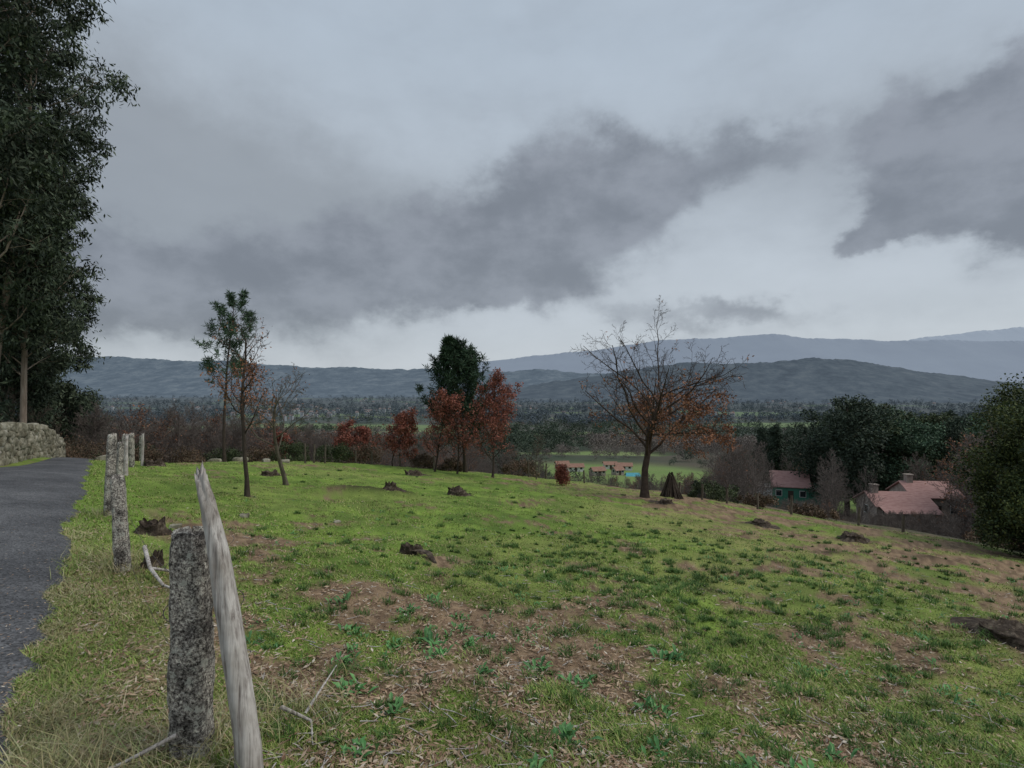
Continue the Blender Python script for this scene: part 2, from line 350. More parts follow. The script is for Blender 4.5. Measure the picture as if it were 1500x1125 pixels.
for i,(x,y,h,w,l) in enumerate(posts): stone_post(x,y,h,w,l,i,.9 if i==0 else .85,.1 if i==0 else .4*i)
wood,nt,b=newmat('weathered_wood',.85,.15)
t=nt.nodes.new('ShaderNodeTexCoord');mp=nt.nodes.new('ShaderNodeMapping');mp.inputs['Scale'].default_value=(60,60,1.3);mp.inputs['Rotation'].default_value=(0,.14,0);nt.links.new(t.outputs['Object'],mp.inputs['Vector'])
n=noise(nt,1.,6,.65,vec=mp.outputs[0],dist=.5);r=ramp(nt,[(.3,(.10,.085,.075)),(.40,(.33,.30,.28)),(.53,(.53,.50,.47)),(.8,(.68,.65,.61))]);nt.links.new(n.outputs['Fac'],r.inputs[0])
nb=noise(nt,6,3,.6);rb=ramp(nt,[(.35,(.65,.62,.59)),(.6,(1.05,1.05,1.05))]);nt.links.new(nb.outputs['Fac'],rb.inputs[0])
nt.links.new(mixc(nt,1.,r.outputs[0],rb.outputs[0],'MULTIPLY'),b.inputs['Base Color'])
bp=nt.nodes.new('ShaderNodeBump');bp.inputs['Strength'].default_value=.8;bp.inputs['Distance'].default_value=.008;nt.links.new(n.outputs['Fac'],bp.inputs['Height']);nt.links.new(bp.outputs[0],b.inputs['Normal'])
def pole(name,pts,rad,n=28,K=60,seed=0,jag=.06,mat=wood):
    P=np.array(pts,float);base=P[0].copy();P=P-base
    tt=np.linspace(0,1,len(P));f=np.linspace(0,1,K);c=np.stack([np.interp(f,tt,P[:,k]) for k in range(3)],1)
    for _ in range(6): c[1:-1]=(c[:-2]+c[1:-1]*2+c[2:])/4
    R=np.interp(f,np.linspace(0,1,len(rad)),rad);V=[]
    for k in range(K):
        for q in range(n):
            a=2*math.pi*q/n;ca,sa=math.cos(a),math.sin(a)
            nn=fbm(np.array([ca*1.5+seed*5]),np.array([sa*1.5+f[k]*4]),80+seed,3)[0]-.5
            rr_=R[k]*(1+.5*nn)
            if k>K*.75: rr_*=1-.7*max(0,math.cos(a+1.4+seed))**6*(f[k]-.75)/.25
            z=c[k,2]
            if k==K-1: z+=jag*(vn(np.array([a*2.2+seed]),np.array([.3]),5)[0]-.3)*1.6
            V.append((c[k,0]+rr_*ca,c[k,1]+rr_*sa,z))
    F=[(k*n+q,k*n+(q+1)%n,(k+1)*n+(q+1)%n,(k+1)*n+q) for k in range(K-1) for q in range(n)]
    V.append((c[-1,0],c[-1,1],c[-1,2]-.02));m=len(V)-1
    F+=[((K-1)*n+q,(K-1)*n+q+1,(K-1)*n+(q+2)%n,m) for q in range(0,n,2)]
    return obj(name,quad_mesh(name,V,F,[mat],smooth=np.ones(len(F))),tuple(base))
pole('weathered_wooden_pole',[(-1.17,2.50,-.35),(-1.18,2.50,.0),(-1.25,2.50,.45),(-1.32,2.51,.85),(-1.37,2.52,1.05),(-1.41,2.53,1.18)],[.062,.058,.050,.043,.035,.026],jag=.08)
pole('weathered_wooden_pole',[(-9.9,14.3,-.9),(-9.95,14.4,-.4),(-10.0,14.5,.25)],[.05,.045,.035],seed=3)
pole('wooden_fence_stake',[(-12.6,19,-1.6),(-12.55,19,-.1)],[.05,.04],seed=4)
pole('wooden_fence_stake',[(-11.6,16.8,-1.6),(-11.7,16.9,-.05)],[.04,.03],seed=5)
wire,nt,b=newmat('rusty_wire',.6,.4);b.inputs['Base Color'].default_value=(.06,.045,.04,1)
mb=MB()
for hf in (.35,.75):
    for a,b2 in zip(posts[:-1],posts[1:]):
        p=Vector((a[0],a[1],H(a[0],a[1])+a[2]*hf));q=Vector((b2[0],b2[1],H(b2[0],b2[1])+b2[2]*hf))
        mb.tube([p.lerp(q,f)-Vector((0,0,.12*4*f*(1-f))) for f in np.linspace(0,1,12)],[.0014]*12,4)
def loop(cx,cy,cz,r1,r2,ph=0,tilt=.1,turns=1.):
    return [(cx+r1*math.cos(a),cy+r2*math.sin(a),cz+tilt*math.sin(a+ph)) for a in np.linspace(0,2*math.pi*turns,30)]
zb=H(-1.5,2.62)
mb.tube(loop(-1.44,2.58,zb+.96,.14,.14,1,.05),[.0016]*30,4);mb.tube(loop(-1.42,2.58,zb+.72,.17,.15,0,.03,2),[.0016]*30,4)
mb.tube(loop(-1.40,2.58,zb+.45,.18,.15,2,.04),[.0016]*30,4)
obj('fence_wire',mb.mesh('fence_wire',[wire]))
# ---------------------------------------------------------------- stone wall
wallm=noisemat('dry_stone',[(.3,(.06,.055,.04)),(.42,(.17,.155,.11)),(.56,(.32,.30,.23)),(.72,(.52,.49,.42))],3.2,8,bump=.9,bscale=12,bdist=.04)
darkm=noisemat('wall_core',[(.3,(.02,.02,.015)),(.7,(.05,.045,.03))],3)
mb=MB()
def rock(c,sx,sy,sz,rot=0,m=0,seed=None,mbx=None,n=4):
    V=[];F=[];o=0
    off=rng.uniform(0,50,3)
    for ax in range(3):
        for sg in(-1,1):
            for u in range(n+1):
                for w in range(n+1):
                    p=[0,0,0];p[ax]=sg;p[(ax+1)%3]=-1+2*u/n;p[(ax+2)%3]=-1+2*w/n
                    p=np.array(p,float);ln=(np.sum(np.abs(p)**5))**(1/5.);p=p/ln
                    V.append(p)
            for u in range(n):
                for w in range(n):
                    a=o+u*(n+1)+w
                    F.append((a,a+n+1,a+n+2,a+1) if sg>0 else (a,a+1,a+n+2,a+n+1))
            o+=(n+1)**2
    V=np.array(V)
    nn=fbm(V[:,0]*1.1+off[0]+V[:,2]*.7,V[:,1]*1.1+off[1]+V[:,2]*.9,90,3)-.5
    V=V*(1+.7*nn)[:,None]*np.array([sx,sy,sz])
    cr,sr=math.cos(rot),math.sin(rot)
    V=np.stack([V[:,0]*cr-V[:,1]*sr,V[:,0]*sr+V[:,1]*cr,V[:,2]],1)+np.array(c)
    (mbx or mb).add(V,F,m,True)
def wallp(y): return np.array([float(LE(y))-.55-.74*y,y])
for course in range(6):
    y=9+rng.uniform(0,.3)
    while y<28.5:
        w=rng.uniform(.16,.5)
        p=wallp(y);q=wallp(y+.1);u=(q-p)/np.linalg.norm(q-p)
        z=H(*p)+.08+course*.22+rng.uniform(-.05,.05)
        top=fbm(np.array([y*.5]),np.array([2.]),8,3)[0]
        if not(course==5 and top<.55) and not(course==4 and top<.36):
            rock((p[0]-.18*u[1]+rng.normal()*.04,p[1]+.18*u[0],z),w*.55,.24,.15*rng.uniform(.7,1.2),math.atan2(u[1],u[0])+rng.uniform(-.15,.15))
        y+=w*u[1]*rng.uniform(.8,1.1)
V=[];ys_=np.linspace(9,27,40)
for y in ys_:
    p=wallp(y);z=H(*p)
    for o_,zz in ((.1,-.2),(.1,.85),(.36,.85),(.36,-.2)):
        V.append((p[0]-.82*o_,p[1]-.57*o_,z+zz))
mb.add(V,[(k*4+q,k*4+(q+1)%4,k*4+4+(q+1)%4,k*4+4+q) for k in range(39) for q in range(4)],1)
obj('dry_stone_wall',mb.mesh('dry_stone_wall',[wallm,darkm]))
# ---------------------------------------------------------------- trees
def grow(mb,p,d,L,r,lv,P,tips):
    seg=P['seg'][lv];pts=[p.copy()];R=[r];te=P['te'][lv];cur=p.copy();dd=d.copy()
    for k in range(seg):
        dd=(dd+Vector((random.gauss(0,1),random.gauss(0,1),random.gauss(0,1)))*P['wig'][lv]+Vector((0,0,P['up'][lv]))).normalized()
        cur=cur+dd*(L/seg);pts.append(cur.copy());R.append(r*(1+(te-1)*(k+1)/seg))
    if lv==0: R[0]*=1.5
    mb.tube(pts,R,P['sides'][lv],0)
    if lv==len(P['seg'])-1:
        tips.append((pts[len(pts)//2],dd));tips.append((pts[-1],dd));return
    n=P['n'][lv];st=P['start'][lv];ph=random.uniform(0,6.28)
    for k in range(n):
        f=st+(1-st)*(k+random.uniform(.1,.9))/n;f=min(f,.99)
        q=f*seg;i=int(q);fr=q-i;pp=pts[i].lerp(pts[i+1],fr);pd=(pts[i+1]-pts[i]).normalized()
        ph+=2.4+random.uniform(-.5,.5)
        o=pd.orthogonal().normalized();o.rotate(Quaternion(pd,ph))
        an=math.radians(P['ang'][lv]+random.uniform(-12,12))
        cd=(pd*math.cos(an)+o*math.sin(an)).normalized()
        shp=P['shape'](f) if lv==0 else (1-.55*(f-st)/(1-st+1e-6))
        grow(mb,pp,cd,L*P['ratio'][lv]*shp*random.uniform(.75,1.2),max(r*(1+(te-1)*f)*P['rr'][lv],P['rmin']),lv+1,P,tips)
def tree(name,x,y,height,P,mats,leaf=None,seed=0,d0=(0,0,1),place=True,loc=None):
    random.seed(seed);mb=MB();tips=[]
    grow(mb,Vector((0,0,-.15)),Vector(d0).normalized(),height*P.get('trunk',1),height*P['r0'],0,P,tips)
    if leaf: leaf(mb,tips,height)
    me=mb.mesh(name,mats)
    if not place: return me
    return obj(name,me,(x,y,H(x,y)))
OAK=dict(trunk=.8,r0=.017,seg=[7,6,5,3,2],te=[.35,.3,.3,.3,.3],wig=[.10,.17,.2,.24,.2],up=[.03,.08,.04,.03,.0],sides=[9,6,4,3,3],
  n=[13,8,6,4],start=[.27,.22,.15,.15],ang=[54,44,44,42],ratio=[.66,.5,.45,.45],rr=[.5,.5,.55,.6],rmin=.004,shape=lambda f:1.08-.6*f)
def oak_leaves(prob,n,L,cond=lambda p:1.):
    def f(mb,tips,h):
        C_=[]
        for p,d in tips:
            if random.random()<prob*cond(p):
                for _ in range(n): C_.append(tuple(p+Vector((random.gauss(0,.08),random.gauss(0,.08),random.gauss(0,.08)))))
        mb.leaves(C_,L,L*.25,(0,0,-1),.5)
    return f
tree('oak_tree',5.5,23.1,7.9,dict(OAK,trunk=.58,r0=.021,n=[18,9,6,4],start=[.34,.2,.15,.15],ang=[56,42,44,42],ratio=[.95,.48,.45,.45],te=[.4,.25,.3,.3,.3],rr=[.50,.5,.5,.6],up=[.03,.05,.04,.03,0],shape=lambda f:1.12-.3*f,rmin=.0075),[bark_oak,rust],
  oak_leaves(.62,4,.12,lambda p:(1. if p.z<4.3 and p.x>.0 else (.28 if p.z<3.9 else (.08 if p.z<5 else .02)))),seed=4)
tree('young_oak_tree',-5.78,12.2,4.0,dict(OAK,trunk=.92,r0=.013,n=[13,6,5,3],start=[.4,.2,.15,.15],ang=[44,42,44,42],ratio=[.44,.5,.5,.5],rmin=.004,wig=[.07,.15,.2,.2,.2]),[bark_dark,rust],oak_leaves(.34,3,.065,lambda p:1. if 1.6<p.z<2.9 else .06),seed=11,d0=(.05,0,1))
tree('young_oak_tree',-6.2,15.4,3.7,dict(OAK,trunk=.72,r0=.018,n=[9,6,5,3],start=[.4,.2,.15,.15],ang=[50,42,44,42],ratio=[.80,.5,.5,.5],rmin=.005),[bark,rust],oak_leaves(.03,2,.07),seed=19,d0=(-.05,0,1))
RED=dict(OAK,trunk=.92,r0=.011,n=[18,6,5,3],start=[.18,.1,.1,.1],ang=[48,42,44,42],ratio=[.42,.5,.5,.5],rmin=.006)
tree('red_leaf_oak',-.95,27,5.0,dict(RED,n=[20,7,5,3],ratio=[.46,.5,.5,.5]),[bark_dark,rust2],oak_leaves(.55,3,.11),seed=21)
tree('red_leaf_oak',-2.7,27.5,4.0,RED,[bark_dark,rust2],oak_leaves(.25,3,.10),seed=22)
tree('red_leaf_oak',-3.9,28,4.2,RED,[bark_dark,rust2],oak_leaves(.3,3,.10),seed=23)
tree('red_leaf_oak',-6.2,29,3.1,RED,[bark_dark,rust2],oak_leaves(.7,3,.11),seed=24)
tree('red_leaf_oak',-10,33,2.7,RED,[bark_dark,rust2],oak_leaves(.35,3,.11),seed=25)
tree('red_leaf_oak',-12.9,31,2.0,RED,[bark_dark,rust2],oak_leaves(.35,3,.10),seed=26)
tree('red_leaf_oak',-9.0,34,2.5,RED,[bark_dark,rust2],oak_leaves(.4,3,.11),seed=27)
tree('bare_sapling',1.3,30,2.6,RED,[bark,rust],None,seed=28)
tree('red_leaf_sapling',2.6,27.5,1.1,RED,[bark_dark,rust2],oak_leaves(.35,3,.09),seed=29)
PINE=dict(trunk=.97,r0=.013,seg=[9,5,3],te=[.15,.25,.4],wig=[.035,.10,.12],up=[.02,.10,.12],sides=[8,4,3],n=[34,7],start=[.32,.3],ang=[68,42],ratio=[.27,.42],rr=[.35,.6],rmin=.008,shape=lambda f:(.55+.7*min(1,(1-f)*3))*(.6+.4*min(1,f*3)))
def pine_needles(n,L,W=.012,rad=.10):
    def f(mb,tips,h):
        C_=[]
        for p,d in tips:
            for _ in range(n): C_.append(tuple(p-d*random.uniform(0,.25)+Vector((random.gauss(0,1),random.gauss(0,1),random.gauss(0,1)))*rad*.3))
        mb.leaves(C_,L,W,(0,0,1),.45)
    return f
tree('young_pine_tree',-14.4,28,8.7,dict(PINE,r0=.010,n=[24,6],start=[.44,.35],ratio=[.145,.5],ang=[56,42]),[bark_dark,needle2],pine_needles(24,.25,.018),seed=31,d0=(-.06,0,1))
tree('pine_tree',-2.55,30.6,7.6,dict(PINE,n=[54,8],start=[.2,.25],ratio=[.34,.42],ang=[56,42],wig=[.035,.12,.14],shape=lambda f:min(1,(1.05-f)*1.9)*(.65+.35*min(1,f*3)),up=[.02,.18,.14]),[bark_dark,needle],pine_needles(24,.30,.024),seed=33)
EUC=dict(trunk=.97,r0=.009,seg=[10,5,3],te=[.2,.25,.4],wig=[.04,.14,.2],up=[.03,.08,-.05],sides=[9,4,3],n=[50,7],start=[.2,.3],ang=[55,48],ratio=[.165,.42],rr=[.28,.5],rmin=.012,shape=lambda f:.8+.5*math.sin(f*9)*.5+.15)
def euc_leaves(n,L,W,rad):
    def f(mb,tips,h):
        C_=[]
        for p,d in tips:
            if random.random()<.18: continue
            rr_=rad*random.uniform(.4,1.1)
            for _ in range(int(n*random.uniform(.5,1.5))): C_.append((p.x+random.gauss(0,rr_),p.y+random.gauss(0,rr_),p.z+random.gauss(-.15,rr_*.9)))
        mb.leaves(C_,L,W,(0,0,-1),.9)
    return f
def P2(t,y): return t*y,y
for t_,y_,h_,sd,nb_ in ((-.96,24,27,41,60),(-.875,29,19,42,50),(-.83,37,16,43,50),(-.785,45,12.2,44,50),(-1.03,28,25,45,52),(-.91,34,22,46,52),(-.76,52,9.5,47,50),(-.89,31,16,48,48),(-.94,27,24,49,50)):
    x,y=P2(t_,y_);tree('eucalyptus_tree',x,y,h_,dict(EUC,n=[nb_,7],start=[.27 if h_>18 else .18,.3]),[bark_euc,eucl],euc_leaves(50,.30,.045,.33),seed=sd)
for i,(t_,y_,h_) in enumerate([(-.86,31,5),(-.82,33,5.5),(-.80,36,5),(-.78,38,5),(-.89,30,6),(-.76,42,5),(-.84,34,7),(-.74,40,5.5),(-.72,44,6),(-.70,42,5)]):
    x,y=P2(t_,y_);tree('bare_thicket_tree',x,y,h_,dict(RED,r0=.012),[bark,rust],None,seed=140+i)
# shrubs
def shrub(name,x,y,rx,rz,mat,n=5000,leaf=.09,seed=0,stems=14,low=0.,ncl=26,csz=(.2,.42)):
    r=np.random.default_rng(seed);mb=MB()
    cl=[]
    for k in range(ncl):
        a=r.uniform(0,6.28);q=math.sqrt(r.random());zz=r.uniform(.1+low,.95)
        e=math.sqrt(max(0,1-(zz-.35)**2/.5))
        cl.append((math.cos(a)*q*rx*e,math.sin(a)*q*rx*e,zz*rz,r.uniform(*csz)*min(rx,rz)))
    for k in range(stems):
        c=cl[k%len(cl)];mb.tube([(c[0]*.1,c[1]*.1,-.1),(c[0]*.6,c[1]*.6,c[2]*.5),(c[0],c[1],c[2])],[.04*rz/3,.025*rz/3,.01],5)
    P=[];per=n//len(cl)
    for c in cl:
        d=r.normal(size=(per,3));d/=np.linalg.norm(d,axis=1)[:,None];rad=c[3]*r.uniform(.55,1.15,per)[:,None]
        P.append(np.array(c[:3])+d*rad)
    mb.leaves(np.concatenate(P),leaf,leaf*.28,(0,0,1),.3,r=r)
    return obj(name,mb.mesh(name,[bark_dark,mat]),(x,y,H(x,y)))
shrub('evergreen_shrub',14.2,14.6,1.6,4.1,shruby,50000,.08,1,ncl=70,csz=(.16,.3))
shrub('evergreen_shrub',15.5,15.8,2.2,5.0,shruby,50000,.085,2,ncl=70,csz=(.16,.3))
shrub('evergreen_shrub',13.3,13.9,1.0,2.3,shruby,22000,.07,3,ncl=30)
shrub('evergreen_shrub',15.6,13.5,1.8,3.6,shruby,20000,.08,8,ncl=40)
for i,(x,y,rx,rz,mt_) in enumerate([(-24.5,29,1.8,2.2,heath),(-27,29,2,2.6,shrubm),(-25,33,2,2.8,heath),(-28,33,2.4,3.2,shrubm),(-22.8,31,1.6,1.6,heath),(-26,37,2.5,3,heath),(-22,34,1.5,1.8,shrubm),(-23,28.5,1.4,1.5,heath),
   (-17,29,1.2,1.0,heath),(-15.4,30,1.0,.9,shrubm),(-13,29.5,1.1,.8,heath),(-11.5,29,.9,.8,shrubm),(-9.4,29.5,1.0,.9,shrubm),(-8,31,1.2,1.0,heath),(-5,31.5,.8,.7,heath),(-3.3,31,.7,.6,heath),(9.8,27,1.2,.7,shrubm),(11.5,26,1.0,.5,heath),(13,24,1.0,.45,heath),(0.5,32.5,1,.8,heath),(17.5,20,1,.5,heath),(17.9,18,1.1,1.3,shrubm),(-18.6,28,1.0,.8,heath),(-20,29,1.3,1.2,shrubm)]):
    shrub('bracken_shrub' if mt_ is heath else 'gorse_shrub',x,y,rx,rz,mt_,3800,.09,50+i,8)
# woodland templates
def em(name):
    e=bpy.data.objects.new(name,None);COL.objects.link(e);return e
BARE=dict(OAK,trunk=.85,r0=.010,seg=[6,5,4,3],te=[.3]*4,wig=[.07,.13,.18,.2],up=[.03,.10,.06,.03],sides=[6,4,3,3],n=[20,10,9],start=[.2,.15,.1],ang=[46,42,42],ratio=[.45,.48,.48],rr=[.42,.5,.6],rmin=.016,shape=lambda f:1.1-.65*f)
barew=noisemat('bare_wood_bark',[(.3,(.095,.078,.07)),(.7,(.20,.17,.15))],.8,bump=0)
tb=[tree('bare_tree',0,0,10,BARE,[barew,rust],None,seed=60+k,place=False) for k in range(3)]
tb.append(tree('bare_tree',0,0,10,BARE,[barew,rust],oak_leaves(.10,2,.18),seed=64,place=False))
def evmesh(seed,conif,mat,n=14000,leaf=.24):
    r=np.random.default_rng(seed);mb=MB()
    mb.tube([(0,0,-.5),(0,0,5),(0,0,9)],[.2,.14,.05],6)
    cl=[]
    for k in range(60):
        f=r.uniform(.22,1);R=(1-f)*2.6+.3 if conif else 3.3*math.sqrt(max(.05,1-((f-.6)/.45)**2))
        a=r.uniform(0,6.28);q=r.uniform(.3,1)
        cl.append((math.cos(a)*R*q,math.sin(a)*R*q,f*9.6,r.uniform(.5,1.1) if not conif else .35+.5*(1-f)))
    P=[];m_=n//60
    for c in cl:
        d=r.normal(size=(m_,3));d/=np.linalg.norm(d,axis=1)[:,None]
        P.append(np.array(c[:3])+d*c[3]*r.uniform(.5,1.15,m_)[:,None]*np.array([1.1,1.1,.8]))
    mb.leaves(np.concatenate(P),leaf,leaf*.25,(0,0,1),.2,r=r)
    return mb.mesh('evergreen_tree',[bark_dark,mat])
te=[evmesh(1,False,puffgreen),evmesh(2,False,shrubm),evmesh(3,True,puffgreen),evmesh(4,False,needle2)]
bw=em('bare_woodland');ew=em('evergreen_woodland')
r=np.random.default_rng(99)
def put(lst,par,t_,y_,h,k=None):
    me=lst[k if k is not None else r.integers(len(lst))];x=t_*y_
    s=h/10.
    obj('tree',me,(x,y_,H(x,y_)-.3),par,(0,0,r.uniform(0,6.28)),(s*r.uniform(.9,1.2),s*r.uniform(.9,1.2),s))
def ytop(t_,y_,slope):
    return 1.6+slope*y_-H(t_*y_,y_)
for k in range(580):
    y_=1/r.uniform(1/170,1/36);t_=r.uniform(-.80,1.1)
    x=t_*y_
    sc=np.interp(t_,[-.8,-.55,-.4,-.3,-.1,0.02,.12,.2,.35,.42,.6,.8,1.1],[-.01,-.02,-.05,-.075,-.085,-.085,-.13,-.155,-.13,-.06,-.035,-.05,-.04])
    h=ytop(t_,y_,sc-r.uniform(.0,.05))
    if .05<t_<.36: h=min(h,ytop(t_,y_,-.145-r.uniform(0,.02)))
    if .425<t_<.575 and y_<118 : h=min(h,ytop(t_,y_,-.200))
    if .575<t_<.85 and y_<88: h=min(h,ytop(t_,y_,-.220))
    h=min(h,13)
    if h<2: continue
    put(tb,bw,t_,y_,h)
for t_,y_,h_ in ((.555,60,9),(.59,50,7.5),(.42,80,9),(.44,84,10),(.57,72,11),(.84,50,7),(.62,66,9)): put(tb,bw,t_,y_,h_,1)
for t_,y_,sl,k in ((.60,105,-.02,0),(.64,108,-.03,1),(.575,110,-.05,0),(.70,105,-.06,3),(.75,110,-.05,1),(.80,105,-.055,0),(.66,115,-.04,3),(.88,80,-.06,1),(.47,140,-.07,2),(.45,150,-.075,2),(.49,145,-.08,0),(.72,120,-.07,2),(.92,70,-.05,3),(.38,60,-.125,2),(.40,58,-.13,2),(.57,130,-.085,3),(.36,52,-.165,1),(.335,50,-.175,1),(.78,120,-.045,2),(.83,120,-.05,0),(.33,42,-.165,2),(.345,44,-.17,2)):
    put(te,ew,t_,y_,ytop(t_,y_,sl),k)
# far woods merged from small crowns
def puff(seed,n,L,conif=False):
    r_=np.random.default_rng(seed);mb=MB()
    nc=14;zc=r_.uniform(.25,.9,nc);R=.32*np.sqrt(np.clip(1-((zc-.55)/.5)**2,.03,1));a=r_.uniform(0,6.28,nc);q=r_.uniform(.2,1,nc)
    cc=np.stack([np.cos(a)*R*q,np.sin(a)*R*q,zc],1)
    P=cc[r_.integers(0,nc,n)]+r_.normal(size=(n,3))*.075
    mb.leaves(P,L,L*.22,(0,0,1),.5,0,r=r_)
    return mb.arrays()[0]
def belt(name,X_,Y_,Hh,mat,n,L):
    T=[puff(k,n,L) for k in range(6)];out=[]
    Z=hgt(X_,Y_)-.8
    for i in range(len(X_)):
        v=T[i%6];a=rng.uniform(0,6.28);c_,s_=math.cos(a),math.sin(a);h=Hh[i];w=h*rng.uniform(.9,1.4)
        out.append(np.stack([(v[:,0]*c_-v[:,1]*s_)*w+X_[i],(v[:,0]*s_+v[:,1]*c_)*w+Y_[i],v[:,2]*h+Z[i]],1))
    V=np.concatenate(out);return obj(name,quad_mesh(name,V,q4(len(V)//4),[mat]))
def woods(N,y0,y1,bias,n,L,h0,h1,tag):
    y=1/rng.uniform(1/y1,1/y0,N);t=rng.uniform(-1.05,1.15,N);x=t*y
    ok=(meadow(x,y)<.3)&(~((fbm(x/170,y/120,33,2)>.69)&(y>300)))
    ok&=~((t>.03)&(t<.37)&(y<330)&(rng.uniform(0,1,N)<.7))
    ok&=~((np.hypot(x-58,y-115)<14)|(np.hypot(x-58,y-86)<14))
    x,y,t=x[ok],y[ok],t[ok]
    f=fbm(x/130,y/100,37,3)+bias(y,t);g=f>.53
    h=rng.uniform(h0,h1,len(x))
    h=np.where((t>.03)&(t<.4)&(y<330),h*.5,h)
    belt('bare_woods_'+tag,x[~g],y[~g],h[~g],puffbrown,n,L)
    if g.sum(): belt('pine_woods_'+tag,x[g],y[g],h[g]*1.15,puffgreen,n,L)
woods(1500,150,420,lambda y,t:-.10,330,.085,7,10,'slope')
woods(5200,420,1300,lambda y,t:np.where((y>560)&(y<900),.12,.02)+np.where((t>0)&(t<.45),.06,0),80,.14,8,13,'valley')
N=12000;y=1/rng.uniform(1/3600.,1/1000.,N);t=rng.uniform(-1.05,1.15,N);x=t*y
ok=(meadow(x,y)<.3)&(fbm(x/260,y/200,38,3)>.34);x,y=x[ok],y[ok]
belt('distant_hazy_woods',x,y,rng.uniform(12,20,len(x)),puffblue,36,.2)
# ---------------------------------------------------------------- hills
def hill(name,Yd,pts,stops,depth=.25,scale=.004,jit=.0016,foot=-90,relief=.18,nr=.65):
    ts=np.array([p[0] for p in pts]);es=np.array([p[1] for p in pts])
    T=np.arange(ts[0],ts[-1],.0022);E=np.interp(T,ts,es)
    for _ in range(5): E[1:-1]=(E[:-2]+E[1:-1]*2+E[2:])/4
    J=(fbm(T*30,T*0,int(Yd),3)-.5)*jit*2.5+(fbm(T*200,T*0,int(Yd)+3,3)-.5)*jit*1.2
    rows=30;V=[]
    zc=1.6+E*Yd;zj=J*Yd
    for k in range(rows+6):
        f=k/rows
        if f<=1:
            yv=Yd*(1-depth*(1-f));g_=f**1.3
        else: yv=Yd*(1+(f-1)*.6);g_=1-(f-1)*2.5
        x=T*Yd
        z=foot+(zc-foot)*g_+(fbm(x/(Yd*.12),np.full_like(x,yv)/(Yd*.10),int(Yd)+9,3)-.5)*(zc-foot)*relief*max(0,1-f if f<=1 else 0)+zj*math.exp(-((f-1)/.05)**2)
        V.append(np.stack([x,np.full_like(x,yv),z],1))
    V=np.concatenate(V);n=len(T)
    i=np.arange(rows+5)[:,None]*n;j=np.arange(n-1)[None]
    F=np.stack([i+j,i+j+1,i+n+j+1,i+n+j],-1).reshape(-1,4)
    m=noisemat(name+'_haze_cover',stops,scale,9,bump=0,nr=nr)  # each hill's blue-grey stops paint its distance haze into the surface colour
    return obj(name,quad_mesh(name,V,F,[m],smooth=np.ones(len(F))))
hp=lambda L:[((a-750)/818.,(562-b_)/818.) for a,b_ in L]
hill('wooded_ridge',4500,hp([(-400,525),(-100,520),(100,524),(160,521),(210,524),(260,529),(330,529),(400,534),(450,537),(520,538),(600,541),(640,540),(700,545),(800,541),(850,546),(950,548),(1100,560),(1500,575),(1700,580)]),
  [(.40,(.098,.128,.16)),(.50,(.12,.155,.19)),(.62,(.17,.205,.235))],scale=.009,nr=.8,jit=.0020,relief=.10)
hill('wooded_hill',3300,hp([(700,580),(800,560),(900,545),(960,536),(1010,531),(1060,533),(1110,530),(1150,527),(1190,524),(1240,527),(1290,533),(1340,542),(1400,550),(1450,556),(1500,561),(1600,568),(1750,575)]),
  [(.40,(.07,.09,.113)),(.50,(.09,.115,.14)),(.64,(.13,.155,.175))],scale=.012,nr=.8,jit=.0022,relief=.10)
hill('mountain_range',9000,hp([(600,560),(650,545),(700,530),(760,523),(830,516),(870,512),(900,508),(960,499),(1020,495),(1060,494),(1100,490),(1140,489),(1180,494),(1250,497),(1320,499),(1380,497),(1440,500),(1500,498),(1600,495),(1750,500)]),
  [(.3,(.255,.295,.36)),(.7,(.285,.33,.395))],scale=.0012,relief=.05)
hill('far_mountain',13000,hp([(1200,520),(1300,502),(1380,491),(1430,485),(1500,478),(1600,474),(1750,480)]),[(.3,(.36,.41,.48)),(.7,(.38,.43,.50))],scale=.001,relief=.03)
# ---------------------------------------------------------------- buildings
tile=noisemat('terracotta_tiles',[(.3,(.26,.145,.13)),(.5,(.37,.22,.20)),(.7,(.46,.30,.275))],1.2,6,bump=.5,bscale=6,stretch=(1,6,1))
tile_old=noisemat('orange_tiles',[(.3,(.22,.12,.09)),(.7,(.34,.21,.16))],1.5,6,bump=.4)
white=noisemat('white_render',[(.3,(.50,.49,.47)),(.7,(.68,.67,.65))],.6,4,bump=.1)
green=noisemat('green_paint',[(.3,(.05,.17,.12)),(.7,(.08,.24,.17))],1,4,bump=.1)
stone=noisemat('granite_masonry',[(.3,(.20,.17,.15)),(.7,(.42,.36,.31))],1.6,6,bump=.3)
glass,nt,b=newmat('window_glass',.15,.5);b.inputs['Base Color'].default_value=(.02,.025,.03,1)
frame=noisemat('white_frame',[(.3,(.5,.5,.48)),(.7,(.6,.6,.58))],1,2,bump=0)
bluet=noisemat('blue_tarp',[(.3,(.08,.30,.38)),(.7,(.14,.42,.50))],2,3,bump=.2)
def part(nm,par,mb,mats): return obj(nm,mb.mesh(nm,mats),parent=par)
